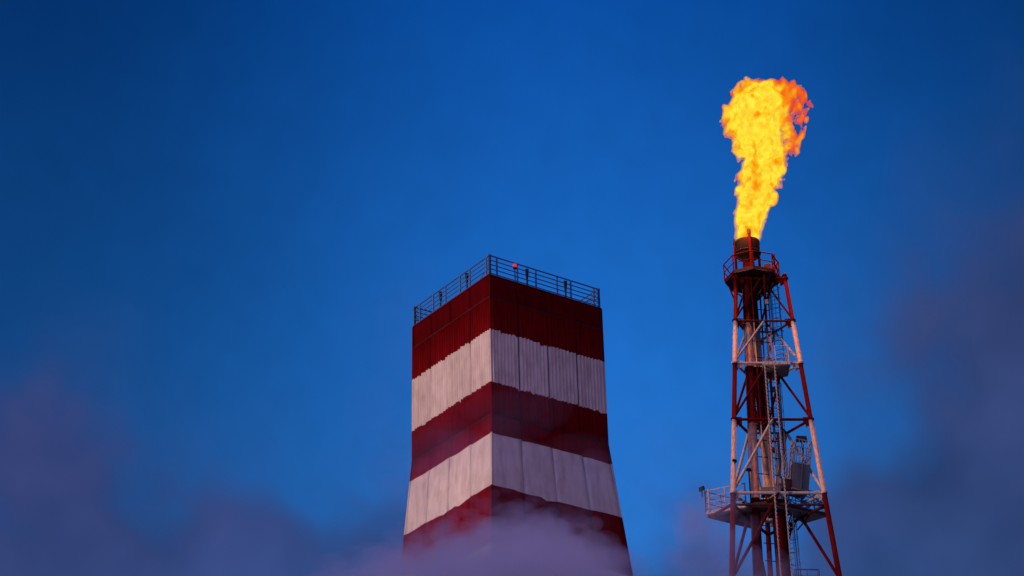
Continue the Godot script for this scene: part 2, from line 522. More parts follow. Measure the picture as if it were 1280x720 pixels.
func build_stack() -> void:
	var t := thing("flare_stack", "tall three-legged red and white lattice flare stack carrying pipes and platforms", "flare stack", STACK_AT)
	var coat := [M.steel_red, M.steel_white]
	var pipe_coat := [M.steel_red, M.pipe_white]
	for j in 3:
		var leg := painted_pipe("leg", leg_at(j, 69.15), leg_at(j, 0.0), 0.125, 0.24, t, coat)
		for k in 6:
			var p := leg_at(j, RING[k])
			var d := (leg_at(j, 0) - leg_at(j, 60)).normalized()
			tube("flange", p - d * 0.05, p + d * 0.05, 0.2, coat[(k + 1) % 2] if k > 0 else coat[0], leg)
		for k in 6:
			for o in [1, 2]:
				var p := leg_at(j, RING[k])
				var d := leg_at((j + o) % 3, RING[k]) - p
				block("gusset_plate", p + d.normalized() * 0.24 + Vector3(0, -0.08, 0), Vector3(0.42, 0.46, 0.025), coat[(k + 1) % 2] if k > 0 else coat[0], leg, Basis(Vector3.UP, atan2(-d.z, d.x)))
		block("foot", leg_at(j, 0.1), Vector3(1.2, 0.4, 1.2), M.grating, t)
	for k in RING.size():
		var y: float = RING[k]
		var mat: Material = [M.steel_red, M.steel_dark, M.steel_white, M.steel_red, M.steel_white][k] if k < 5 else coat[k % 2]
		var mid := []
		for j in 3:
			var a := leg_at(j, y)
			var b := leg_at((j + 1) % 3, y)
			tube("ring_brace", a, b, 0.065 + 0.006 * k, mat, t)
			mid.append((a + b) * 0.5)
		if k > 0:
			for j in 3:
				tube("inner_brace", mid[j], mid[(j + 1) % 3], 0.05 + 0.005 * k, M.steel_dark if k in [1, 3] else mat, t)
		# K bracing of the bay below: from the middle of this ring to the legs at the next
		if k < RING.size() - 1:
			var yn: float = RING[k + 1] + 0.12
			var dm: Material = coat[k % 2]
			for j in 3:
				var m: Vector3 = mid[j]
				for e in [j, (j + 1) % 3]:
					if j == 0 and e == 1 and k < 5:
						continue   # the front is open here for the lift
					tube("diagonal_brace", m, leg_at(e, yn), 0.06 + 0.008 * k, dm, t)
	# risers
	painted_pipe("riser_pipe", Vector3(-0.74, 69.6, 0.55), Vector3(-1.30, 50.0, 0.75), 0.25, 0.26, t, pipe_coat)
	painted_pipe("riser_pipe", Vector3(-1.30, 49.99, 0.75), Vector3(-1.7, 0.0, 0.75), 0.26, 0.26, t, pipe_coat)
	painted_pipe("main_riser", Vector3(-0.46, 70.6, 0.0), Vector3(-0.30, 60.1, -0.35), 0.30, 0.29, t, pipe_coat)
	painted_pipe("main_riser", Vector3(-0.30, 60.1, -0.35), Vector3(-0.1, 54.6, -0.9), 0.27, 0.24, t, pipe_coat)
	painted_pipe("main_riser", Vector3(0.14, 54.75, 0.25), Vector3(0.05, 0.0, 0.25), 0.37, 0.37, t, [M.steel_red, M.steel_red])
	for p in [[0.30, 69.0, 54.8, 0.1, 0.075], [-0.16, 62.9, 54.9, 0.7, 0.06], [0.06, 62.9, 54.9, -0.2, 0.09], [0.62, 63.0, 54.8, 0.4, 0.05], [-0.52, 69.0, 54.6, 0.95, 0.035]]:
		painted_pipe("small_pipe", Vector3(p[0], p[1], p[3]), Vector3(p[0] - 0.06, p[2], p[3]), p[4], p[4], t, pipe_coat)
	tube("conduit", Vector3(-0.98, 68.6, 0.3), Vector3(-1.62, 48.0, 0.5), 0.034, M.cable, t)
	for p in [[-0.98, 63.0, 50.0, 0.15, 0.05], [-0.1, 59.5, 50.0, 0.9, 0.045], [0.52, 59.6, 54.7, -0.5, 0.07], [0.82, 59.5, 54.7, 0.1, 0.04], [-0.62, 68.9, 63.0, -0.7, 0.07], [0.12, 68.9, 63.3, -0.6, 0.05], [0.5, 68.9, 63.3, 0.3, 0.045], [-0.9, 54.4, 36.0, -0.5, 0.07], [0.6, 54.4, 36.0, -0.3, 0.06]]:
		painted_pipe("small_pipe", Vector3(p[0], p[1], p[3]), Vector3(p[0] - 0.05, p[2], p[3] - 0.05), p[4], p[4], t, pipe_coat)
	for k in 18:
		var y := 68.2 - k * 1.05
		tube("pipe_bracket", Vector3(-1.0 + 0.01 * k, y, 0.62), Vector3(0.5, y + 0.04, 0.15), 0.028, M.steel_dark, t)
	for k in 9:
		var y := 67.6 - k * 1.9
		block("junction_box", Vector3(0.34 - 0.14 * (k % 3), y, 0.45 + 0.1 * (k % 2)), Vector3(0.2, 0.3, 0.16), M.steel_dark if k % 2 else M.galvanised, t)
	tube("conduit", Vector3(0.86, 63.2, -0.4), Vector3(0.72, 55.0, -0.4), 0.03, M.cable, t)
	# clamps that hold the pipes
	for k in range(1, 6):
		var y: float = RING[k]
		block("pipe_clamp", Vector3(-0.62 - 0.03 * k, y - 0.12, 0.5), Vector3(1.1, 0.09, 0.62), M.steel_dark, t)
	block("pipe_header", Vector3(-0.35, 55.35, 0.95), Vector3(0.95, 0.42, 0.6), M.grating, t)
	block("pipe_header", Vector3(0.2, 54.9, 0.25), Vector3(0.86, 0.3, 0.86), M.steel_dark, t)

	# top platform round the burner
	var top := group_node("top_platform", t)
	var pts := []
	for k in 8:
		var a := TAU * k / 8.0 + 0.02
		pts.append(Vector2(-0.36 + 1.62 * cos(a), 0.08 + 1.66 * sin(a)))
	deck_plate("deck", pts, 69.28, 0.13, M.steel_dark, top)
	for k in 8:
		toe_board(pts[k], pts[(k + 1) % 8], 69.27, M.steel_dark if k % 3 else M.steel_red, top)
	rails_round(pts, 69.28, [1.08, 0.56], M.steel_red, top, true, 0.042, 0.028)
	tube("deck_beam", leg_at(0, 69.0), Vector3(0.1, 69.1, 0.0), 0.085, M.steel_red, top)
	tube("deck_beam", leg_at(1, 69.0), Vector3(-0.1, 69.1, 0.0), 0.085, M.steel_red, top)
	tube("deck_beam", leg_at(2, 69.0), Vector3(-0.1, 69.1, 0.4), 0.085, M.steel_red, top)
	tube("deck_strut", Vector3(-1.7, 69.1, -0.4), leg_at(0, 67.3), 0.05, M.steel_red, top)
	tube("deck_strut", Vector3(0.25, 69.1, 1.2), Vector3(0.32, 67.6, 0.2), 0.07, M.steel_red, top)
	tube("deck_strut", Vector3(0.95, 69.1, 0.6), Vector3(0.34, 67.7, 0.15), 0.07, M.steel_red, top)
	for j in 3:
		var cap := SphereMesh.new()
		cap.radius = 0.16; cap.height = 0.28; cap.radial_segments = 12; cap.rings = 6
		put("leg_cap", cap, M.steel_red, top).position = leg_at(j, 69.18)

	for k in 8:
		var pa: Vector2 = pts[k]
		var pb: Vector2 = pts[(k + 1) % 8]
		if k % 2 == 0:
			tube("rail_brace", Vector3(pa.x, 69.32, pa.y), Vector3(pb.x, 70.34, pb.y), 0.026, M.steel_red, top)
	for k in 4:
		var a := TAU * (k + 0.5) / 4.0
		tube("deck_strut", Vector3(-0.36 + 1.5 * cos(a), 69.16, 0.08 + 1.5 * sin(a)), Vector3(-0.42 + 0.3 * cos(a), 68.0, 0.3 * sin(a)), 0.05, M.steel_dark, top)
	tube("hoist_post", Vector3(0.95, 69.3, 0.55), Vector3(0.98, 70.75, 0.55), 0.06, M.steel_red, top)
	tube("hoist_post", Vector3(1.2, 69.3, -0.3), Vector3(1.2, 70.6, -0.3), 0.045, M.steel_dark, top)
	# burner tip
	var tip := group_node("burner_tip", t)
	var st := st_begin()
	st.set_smooth_group(0)
	var prof := [[70.3, 0.30], [70.7, 0.34], [70.82, 0.60], [70.93, 0.71], [71.70, 0.725], [71.78, 0.75], [71.86, 0.745], [71.86, 0.69], [71.2, 0.66], [71.05, 0.3]]
	var sides := 28
	for i in prof.size() - 1:
		for k in sides:
			var v := []
			for c in [[i, k], [i + 1, k], [i + 1, k + 1], [i, k + 1]]:
				var a: float = TAU * c[1] / sides
				v.append(Vector3(-0.49 + prof[c[0]][1] * cos(a), prof[c[0]][0], prof[c[0]][1] * sin(a)))
			quad(st, v[0], v[1], v[2], v[3])
	st.generate_normals()
	put("wind_shield", st.commit(), M.soot_flamelit, tip)
	tube("burner_neck", Vector3(-0.47, 69.2, 0), Vector3(-0.49, 70.5, 0), 0.36, M.steel_red, tip)
	for b in [71.08]:
		var band := TorusMesh.new()
		band.inner_radius = 0.71; band.outer_radius = 0.785; band.rings = 28; band.ring_segments = 8
		put("shield_band", band, M.soot_flamelit, tip).position = Vector3(-0.49, b, 0)
	for p in [[-0.42, 0.85], [0.22, -0.5], [-1.2, -0.45], [-0.45, -0.88]]:
		tube("pilot_pipe", Vector3(p[0], 69.2, p[1] * 1.05), Vector3(p[0], 72.0, p[1]), 0.085, M.steel_red, tip)
		tube("pilot_head", Vector3(p[0], 71.95, p[1]), Vector3(p[0] * 0.95 - 0.02, 72.28, p[1] * 0.93), 0.1, M.soot_flamelit, tip)
	block("ignition_box", Vector3(0.55, 69.75, 0.5), Vector3(0.4, 0.6, 0.3), M.steel_dark, tip)
	block("ignition_box", Vector3(0.15, 69.6, -0.75), Vector3(0.35, 0.5, 0.3), M.steel_dark, tip)

	# small landing at the third ring
	var land := group_node("landing", t)
	var lp := [Vector2(-0.25, 1.25), Vector2(1.35, 1.2), Vector2(1.35, -0.3), Vector2(0.5, -0.75), Vector2(-0.25, -0.4)]
	deck_plate("deck", lp, 63.22, 0.1, M.grating, land)
	rails_round([Vector2(0.55, 1.18), Vector2(1.3, 1.15), Vector2(1.3, -0.28), Vector2(0.5, -0.7)], 63.22, [1.15, 0.76, 0.38], M.steel_white, land, false, 0.035, 0.024)
	toe_board(Vector2(-0.25, 1.26), Vector2(1.35, 1.21), 63.26, M.steel_white, land)

	# ladders
	ladder(Vector3(0.95, 69.3, -0.5), Vector3(0.98, 63.25, -0.45), Vector3(0.9, 0, 0.43).normalized(), 0.24, 0.3, M.rail, t)
	cage(Vector3(0.95, 68.9, -0.5), Vector3(0.98, 65.3, -0.45), Vector3(0.9, 0, 0.43).normalized(), Vector3(-0.43, 0, 0.9).normalized(), 0.38, 0.62, M.rail, t)
	var guide := group_node("lift_guide", t)
	for s in [-1.0, 1.0]:
		tube("guide_rail", Vector3(0.11 + s * 0.28, 63.1, 1.62), Vector3(0.17 + s * 0.33, 36.0, 1.84), 0.04, M.guide, guide)
		for k in 90:
			var y := 62.95 - k * 0.23
			block("rack_tooth", Vector3(0.11 + 0.0022 * (63.1 - y) + s * (0.28 + 0.0018 * (63.1 - y)), y, 1.66 + 0.0081 * (63.1 - y)), Vector3(0.09, 0.1, 0.06), M.guide, guide)
	ladder(Vector3(0.72, 54.5, 0.4), Vector3(0.78, 48.0, 0.4), Vector3(0.8, 0, 0.6).normalized(), 0.2, 0.3, M.rail, t)
	cage(Vector3(0.72, 53.6, 0.4), Vector3(0.78, 49.8, 0.4), Vector3(0.8, 0, 0.6).normalized(), Vector3(0.6, 0, -0.8).normalized(), 0.33, 0.7, M.rail, t)

	ladder(Vector3(0.62, 63.2, -0.9), Vector3(0.6, 54.6, -0.9), Vector3(0.9, 0, 0.43).normalized(), 0.22, 0.3, M.galvanised, t, 0.028)
	cage(Vector3(0.62, 62.9, -0.9), Vector3(0.6, 57.0, -0.9), Vector3(0.9, 0, 0.43).normalized(), Vector3(0.43, 0, -0.9).normalized(), 0.36, 0.75, M.rail, t)
	# wide platform at the fifth ring
	var wide := group_node("wide_platform", t)
	var wp := [Vector2(-3.92, 0.0), Vector2(-1.74, 1.02), Vector2(-0.6, 1.3), Vector2(0.7, 0.75), Vector2(2.98, -0.62), Vector2(1.75, -1.6), Vector2(0.85, -0.3), Vector2(-0.3, 0.0), Vector2(-1.1, -2.0)]
	deck_plate("deck", wp, 54.55, 0.12, M.grating, wide)
	for k in wp.size():
		toe_board(wp[k], wp[(k + 1) % wp.size()], 54.58, M.steel_white if k in [0, 8] else M.steel_dark, wide)
	rails_round(wp.slice(0, 2), 54.6, [1.3, 0.92, 0.58, 0.26], M.steel_white, wide, false, 0.045, 0.026)
	rails_round([wp[8], wp[0]], 54.6, [1.3, 0.92, 0.58, 0.26], M.steel_white, wide, false, 0.045, 0.026)
	rails_round([wp[3], wp[4], wp[5], wp[6]], 54.6, [1.2, 0.8, 0.4], M.rail, wide, false, 0.038, 0.03)
	for k in 4:
		var p: Vector2 = wp[3].lerp(wp[4], k / 4.0)
		var q: Vector2 = wp[3].lerp(wp[4], (k + 1) / 4.0)
		tube("rail_brace", Vector3(p.x, 54.6 + 1.2 * (k % 2), p.y), Vector3(q.x, 55.8 - 1.2 * (k % 2), q.y), 0.028, M.rail, wide)
	tube("rail_post", Vector3(-3.72, 54.6, 0.12), Vector3(-3.72, 56.0, 0.12), 0.05, M.steel_white, wide)
	tube("deck_beam", Vector3(-3.8, 54.36, 0.0), Vector3(-1.1, 54.3, -1.7), 0.09, M.steel_red, wide)
	tube("deck_beam", Vector3(-3.6, 54.36, 0.1), leg_at(0, 54.4), 0.09, M.steel_red, wide)
	tube("deck_beam", leg_at(0, 54.36), leg_at(2, 54.36), 0.09, M.steel_red, wide)
	tube("deck_beam", leg_at(1, 54.36), leg_at(2, 54.36), 0.09, M.steel_dark, wide)
	tube("deck_beam", leg_at(0, 54.36), leg_at(1, 54.36), 0.07, M.steel_dark, wide)
	for k in 3:
		var z := 1.3 - k * 0.35
		tube("joist", Vector3(-1.6 + k * 0.2, 54.38, z), Vector3(0.5, 54.38, z - 0.3), 0.04, M.steel_dark, wide)
	for k in 3:
		tube("joist", Vector3(-2.6 + k * 0.6, 54.38, 0.55 - k * 0.1), Vector3(-2.9 + k * 0.75, 54.38, -0.6 - k * 0.45), 0.04, M.steel_dark, wide)
	for k in 3:
		tube("deck_strut", Vector3(0.9 + k * 0.5, 54.4, 0.4 - k * 0.4), Vector3(0.55 + k * 0.3, 53.4, 0.1), 0.045, M.steel_dark, wide)
	tube("rail_brace", Vector3(1.1, 54.7, -1.2), Vector3(2.9, 55.6, -0.5), 0.035, M.rail, wide)
	tube("rail_brace", Vector3(1.3, 55.6, 0.9), Vector3(2.7, 54.7, 0.5), 0.035, M.rail, wide)

	# low landing whose guardrail shows at the bottom edge
	var low := group_node("low_landing", t)
	var bp := [Vector2(0.75, 0.55), Vector2(2.1, 0.4), Vector2(2.2, -0.9), Vector2(0.9, -1.1)]
	deck_plate("deck", bp, 49.72, 0.1, M.grating, low)
	rails_round(bp, 49.72, [1.15, 0.76, 0.4], M.rail, low, true, 0.04, 0.03)

	# rack lift cabin parked beside the wide platform
	var lift := thing("lift_cabin", "grey lift cabin with a barred top, hanging inside the right leg of the flare stack", "lift", STACK_AT + Vector3(1.27, 55.4, 0.55))
	lift.rotation = Vector3(0.0, 0.22, -0.15)
	var w := 0.47
	for s in [[0, w, 0.0], [0, -w, 0.0], [w, 0, PI / 2], [-w, 0, PI / 2]]:
		block("side_panel", Vector3(s[0], 0.85, s[1]), Vector3(2 * w - 0.02, 1.62, 0.03), M.galvanised_dark, lift, Basis(Vector3.UP, s[2]))
		block("panel_rib", Vector3(s[0] * 1.06, 0.85, s[1] * 1.06), Vector3(0.06, 1.6, 0.04), M.grating, lift, Basis(Vector3.UP, s[2]))
	block("floor_plate", Vector3(0, 0.02, 0), Vector3(2 * w + 0.1, 0.08, 2 * w + 0.1), M.grating, lift)
	for r in [1.72, 2.2, 2.68, 3.15]:
		for s in [[0, w, 0.0], [0, -w, 0.0], [w, 0, PI / 2], [-w, 0, PI / 2]]:
			var half: Vector3 = Basis(Vector3.UP, s[2]) * Vector3(w, 0, 0)
			tube("cage_rail", Vector3(s[0], r, s[1]) - half, Vector3(s[0], r, s[1]) + half, 0.026, M.galvanised, lift)
	for k in 6:
		var u := -w + 2 * w * k / 5.0
		for s in [-1.0, 1.0]:
			tube("cage_bar", Vector3(u, 1.66, s * w), Vector3(u, 3.15, s * w), 0.019, M.galvanised, lift)
			tube("cage_bar", Vector3(s * w, 1.66, u), Vector3(s * w, 3.15, u), 0.019, M.galvanised, lift)
	for k in 5:
		# guard hoops bowed out towards the guide rails
		var x := -w - 0.02 - 0.13 * k
		var pp := [Vector3(-w, 0.2 + 0.1 * k, 0.2), Vector3(x - 0.1, 0.75, 0.25), Vector3(x - 0.12, 1.7, 0.25), Vector3(x * 0.8, 2.6, 0.22), Vector3(-w, 3.1, 0.2)]
		var s2 := st_begin()
		add_sweep(s2, pp, [0.02, 0.02, 0.02, 0.02, 0.02], 6)
		s2.generate_normals()
		put("guard_bar", s2.commit(), M.galvanised, lift)
	block("motor_bracket", Vector3(-0.75, 0.25, 0.2), Vector3(0.55, 0.7, 0.35), M.steel_dark, lift)
	tube("hanger", Vector3(0.1, 3.1, 0), Vector3(0.12, 0.2, 0.3), 0.03, M.black, lift)
	tube("cabin_stay", Vector3(0.45, 1.6, -0.3), Vector3(0.32, -0.95, -0.4), 0.05, M.rail_dark, lift)

	floodlight("black box floodlight on a post above the lift cabin", Vector3(1.72, 58.75, 0.55), 0.2, 0.56, 0.7)
	floodlight("small dark floodlight at the outer left tip of the wide platform", Vector3(-4.08, 56.05, 0.05), -0.9, 0.34, 0.5)
	floodlight("small dark floodlight on a post beside the left leg above the platform", Vector3(-1.45, 56.75, 1.0), 0.3, 0.26, 2.1)
	floodlight("tiny dark lamp clamped to the left leg of the flare stack", Vector3(-2.28, 57.0, 1.75), 0.6, 0.24, 0.2)

# ------------------------------------------------------------------ the flame
# lobes: x, y, z, radius (metres from the stack's foot), redness
const LOBES := [[-0.49, 71.8, 0.00, 0.50, 0.00], [-0.47, 72.11, 0.00, 0.59, 0.00], [-0.40, 72.56, 0.00, 0.69, 0.00], [-0.23, 73.22, -0.21, 0.78, 0.00], [-0.08, 74.07, -0.45, 0.83, 0.00], [0.09, 74.76, -0.03, 0.93, 0.00], [0.37, 75.58, -0.03, 1.00, 0.00], [0.52, 76.29, -0.14, 1.12, 0.00], [0.77, 77.12, -0.14, 1.00, 0.00], [0.92, 77.64, 0.50, 0.90, 0.00], [0.71, 78.84, 0.05, 1.25, 0.00], [1.25, 78.78, -0.27, 0.78, 0.10], [0.45, 79.64, -0.02, 1.46, 0.00], [0.59, 80.36, 0.14, 1.56, 0.00], [0.98, 81.22, 0.12, 1.53, 0.05], [0.37, 81.92, 0.10, 0.97, 0.15], [-0.69, 78.52, -0.12, 0.28, 0.30], [-0.42, 76.62, -0.35, 0.40, 0.10], [-0.58, 75.62, -0.22, 0.28, 0.20], [1.54, 75.98, -0.14, 0.31, 0.30], [1.13, 74.54, 0.62, 0.25, 0.30], [1.83, 77.17, 0.20, 0.34, 0.30], [2.61, 78.48, -0.21, 0.40, 0.55], [2.96, 79.23, -0.39, 0.28, 0.60], [3.10, 79.33, -0.07, 0.17, 0.80], [-0.81, 80.66, -0.51, 0.50, 0.30], [-1.14, 80.00, 0.09, 0.31, 0.50], [-1.00, 79.41, -0.11, 0.37, 0.40], [-0.73, 81.05, 0.31, 0.31, 0.60], [-0.32, 82.49, -0.48, 0.44, 0.70], [0.01, 82.38, 0.31, 0.34, 0.50], [0.63, 82.88, -0.31, 0.40, 0.35], [1.01, 82.85, 0.03, 0.31, 0.50], [1.90, 82.61, -0.00, 0.47, 0.80], [2.24, 82.50, 0.41, 0.44, 1.00], [2.79, 82.44, 0.42, 0.31, 1.00], [2.64, 82.27, -0.26, 0.53, 0.90], [2.13, 81.49, 0.24, 0.75, 0.50], [2.74, 81.10, 0.40, 0.40, 0.90], [1.86, 80.72, -0.04, 0.78, 0.30], [2.15, 80.08, -0.11, 0.44, 0.40], [3.25, 82.10, -0.16, 0.20, 1.00], [3.23, 81.14, -0.01, 0.22, 1.00], [3.52, 81.46, -0.07, 0.14, 1.00], [3.56, 80.69, 0.25, 0.16, 1.00], [3.41, 80.28, 0.14, 0.19, 1.00], [2.89, 80.08, 0.64, 0.20, 0.90], [3.00, 79.48, 0.76, 0.17, 1.00], [3.51, 79.99, -0.11, 0.16, 1.00], [2.56, 80.00, 0.63, 0.22, 0.80], [3.78, 81.24, -0.03, 0.09, 1.00]]

const CELL := 0.062
const COARSE := 4          # fine cells to a coarse one
const F_MIN := Vector3(-2.3, 71.5, -2.3)
const F_N := Vector3i(108, 200, 74)
var field := PackedFloat32Array()
var red_at := PackedFloat32Array()
var grain := PackedFloat32Array()
var near_block := {}

func f_index(x: int, y: int, z: int) -> int:
	return (x * (F_N.y + 1) + y) * (F_N.z + 1) + z

# signed distance to the smooth union of the lobes and their mean redness, on a coarse grid; the billows are added on the fine one near the surface
func flame_field() -> void:
	var n := Vector3i(F_N.x / COARSE + 2, F_N.y / COARSE + 2, F_N.z / COARSE + 2)
	var total := n.x * n.y * n.z
	var dist := PackedFloat32Array()
	var redness := PackedFloat32Array()
	dist.resize(total); redness.resize(total)
	for x in n.x:
		for y in n.y:
			for z in n.z:
				var p := F_MIN + Vector3(x, y, z) * CELL * COARSE
				var sum := 0.0
				var red := 0.0
				for l in LOBES:
					var d: float = p.distance_to(Vector3(l[0], l[1], l[2])) - l[3]
					if d < 1.2:
						var e := exp(-d * 9.0)
						sum += e
						red += e * l[4]
				var k := (x * n.y + y) * n.z + z
				dist[k] = -log(maxf(sum, 1e-5)) / 9.0
				redness[k] = red / maxf(sum, 1e-5)
	field.resize((F_N.x + 1) * (F_N.y + 1) * (F_N.z + 1))
	field.fill(1.0)
	red_at.resize(field.size())
	grain.resize(field.size())
	var warp := noise(0.55, 5, 2)
	var billow := noise(0.42, 11, 3)
	var curl := noise(1.1, 17, 3)
	for bx in n.x - 1:
		for by in n.y - 1:
			for bz in n.z - 1:
				var c := []
				var r := []
				var lo := 9.0
				var hi := -9.0
				for o in 8:
					var k := ((bx + (o & 1)) * n.y + by + ((o >> 1) & 1)) * n.z + bz + (o >> 2)
					c.append(dist[k]); r.append(redness[k])
					lo = minf(lo, dist[k]); hi = maxf(hi, dist[k])
				var inside := hi < -0.75
				if lo > 0.5:
					continue
				if not inside:
					near_block[Vector3i(bx, by, bz)] = true
				for fx in COARSE:
					var x := bx * COARSE + fx
					if x > F_N.x:
						continue
					var tx := float(fx) / COARSE
					for fy in COARSE:
						var y := by * COARSE + fy
						if y > F_N.y:
							continue
						var ty := float(fy) / COARSE
						for fz in COARSE:
							var z := bz * COARSE + fz
							if z > F_N.z:
								continue
							var k := f_index(x, y, z)
							if inside:
								field[k] = -1.0
								continue
							var tz := float(fz) / COARSE
							var d := lerpf(lerpf(lerpf(c[0], c[1], tx), lerpf(c[2], c[3], tx), ty), lerpf(lerpf(c[4], c[5], tx), lerpf(c[6], c[7], tx), ty), tz)
							var rd := lerpf(lerpf(lerpf(r[0], r[1], tx), lerpf(r[2], r[3], tx), ty), lerpf(lerpf(r[4], r[5], tx), lerpf(r[6], r[7], tx), ty), tz)
							var p := F_MIN + Vector3(x, y, z) * CELL
							var b := absf(billow.get_noise_3d(p.x * 1.3, p.y, p.z)) * 1.7
							var e := curl.get_noise_3d(p.x - 0.35 * p.y, p.y * 0.62, p.z)
							var calm := clampf((p.y - 71.9) / 3.0, 0.25, 1.0)
							var torn := 1.0 + 1.1 * rd
							field[k] = d - calm * (0.40 * b - 0.16 + 0.27 * e * torn + (0.14 + 0.22 * rd) * warp.get_noise_3dv(p)) + 0.05 * rd
							red_at[k] = rd
							grain[k] = b * 0.5 + e

# surface nets over the blocks near the surface
func flame_surface(iso: float, erode: float, paint: Callable) -> ArrayMesh:
	var ids := {}
	var verts := PackedVector3Array()
	var cols := PackedColorArray()
	var quads := PackedInt32Array()
	var off := PackedInt32Array()
	for o in 8:
		off.append(f_index(o & 1, (o >> 1) & 1, o >> 2))
	var cells := []
	for b in near_block:
		for fx in COARSE:
			for fy in COARSE:
				for fz in COARSE:
					var x: int = b.x * COARSE + fx
					var y: int = b.y * COARSE + fy
					var z: int = b.z * COARSE + fz
					if x >= F_N.x or y >= F_N.y or z >= F_N.z:
						continue
					var k := f_index(x, y, z)
					var mask := 0
					for o in 8:
						if field[k + off[o]] + erode * red_at[k + off[o]] < iso:
							mask |= 1 << o
					if mask == 0 or mask == 255:
						continue
					var sum := Vector3.ZERO
					var cnt := 0
					for o in 8:
						for ax in 3:
							var o2 := o | (1 << ax)
							if o2 == o or ((mask >> o) & 1) == ((mask >> o2) & 1):
								continue
							var va := field[k + off[o]] + erode * red_at[k + off[o]]
							var vb := field[k + off[o2]] + erode * red_at[k + off[o2]]
							var t := clampf((iso - va) / (vb - va), 0.0, 1.0)
							var pa := Vector3(o & 1, (o >> 1) & 1, o >> 2)
							var pb := Vector3(o2 & 1, (o2 >> 1) & 1, o2 >> 2)
							sum += pa.lerp(pb, t)
							cnt += 1
					ids[k] = verts.size()
					var p := F_MIN + (Vector3(x, y, z) + sum / cnt) * CELL
					verts.append(p)
					cols.append(paint.call(p, red_at[k], grain[k]))
					cells.append([x, y, z, k])
	var step := [f_index(1, 0, 0), f_index(0, 1, 0), f_index(0, 0, 1)]
	for c in cells:
		var k: int = c[3]
		for ax in 3:
			var u: int = (ax + 1) % 3
			var v: int = (ax + 2) % 3
			if c[u] == 0 or c[v] == 0:
				continue
			var a_in := field[k] + erode * red_at[k] < iso
			if a_in == (field[k + step[ax]] + erode * red_at[k + step[ax]] < iso):
				continue
			var q := [k, k - step[u], k - step[u] - step[v], k - step[v]]
			if not (ids.has(q[1]) and ids.has(q[2]) and ids.has(q[3])):
				continue
			var i := [ids[q[0]], ids[q[1]], ids[q[2]], ids[q[3]]]
			if a_in:
				quads.append_array([i[0], i[1], i[2], i[0], i[2], i[3]])
			else:
				quads.append_array([i[0], i[2], i[1], i[0], i[3], i[2]])
	var arrays := []
	arrays.resize(Mesh.ARRAY_MAX)
	arrays[Mesh.ARRAY_VERTEX] = verts
	arrays[Mesh.ARRAY_COLOR] = cols
	arrays[Mesh.ARRAY_INDEX] = quads
	var am := ArrayMesh.new()
	am.add_surface_from_arrays(Mesh.PRIMITIVE_TRIANGLES, arrays)
	return am

func flame_material(see_through: bool) -> StandardMaterial3D:
	var m := StandardMaterial3D.new()
	m.shading_mode = BaseMaterial3D.SHADING_MODE_UNSHADED
	m.vertex_color_use_as_albedo = true
	m.albedo_color = Color.WHITE
	m.cull_mode = BaseMaterial3D.CULL_DISABLED
	if see_through:
		m.transparency = BaseMaterial3D.TRANSPARENCY_ALPHA
	return m

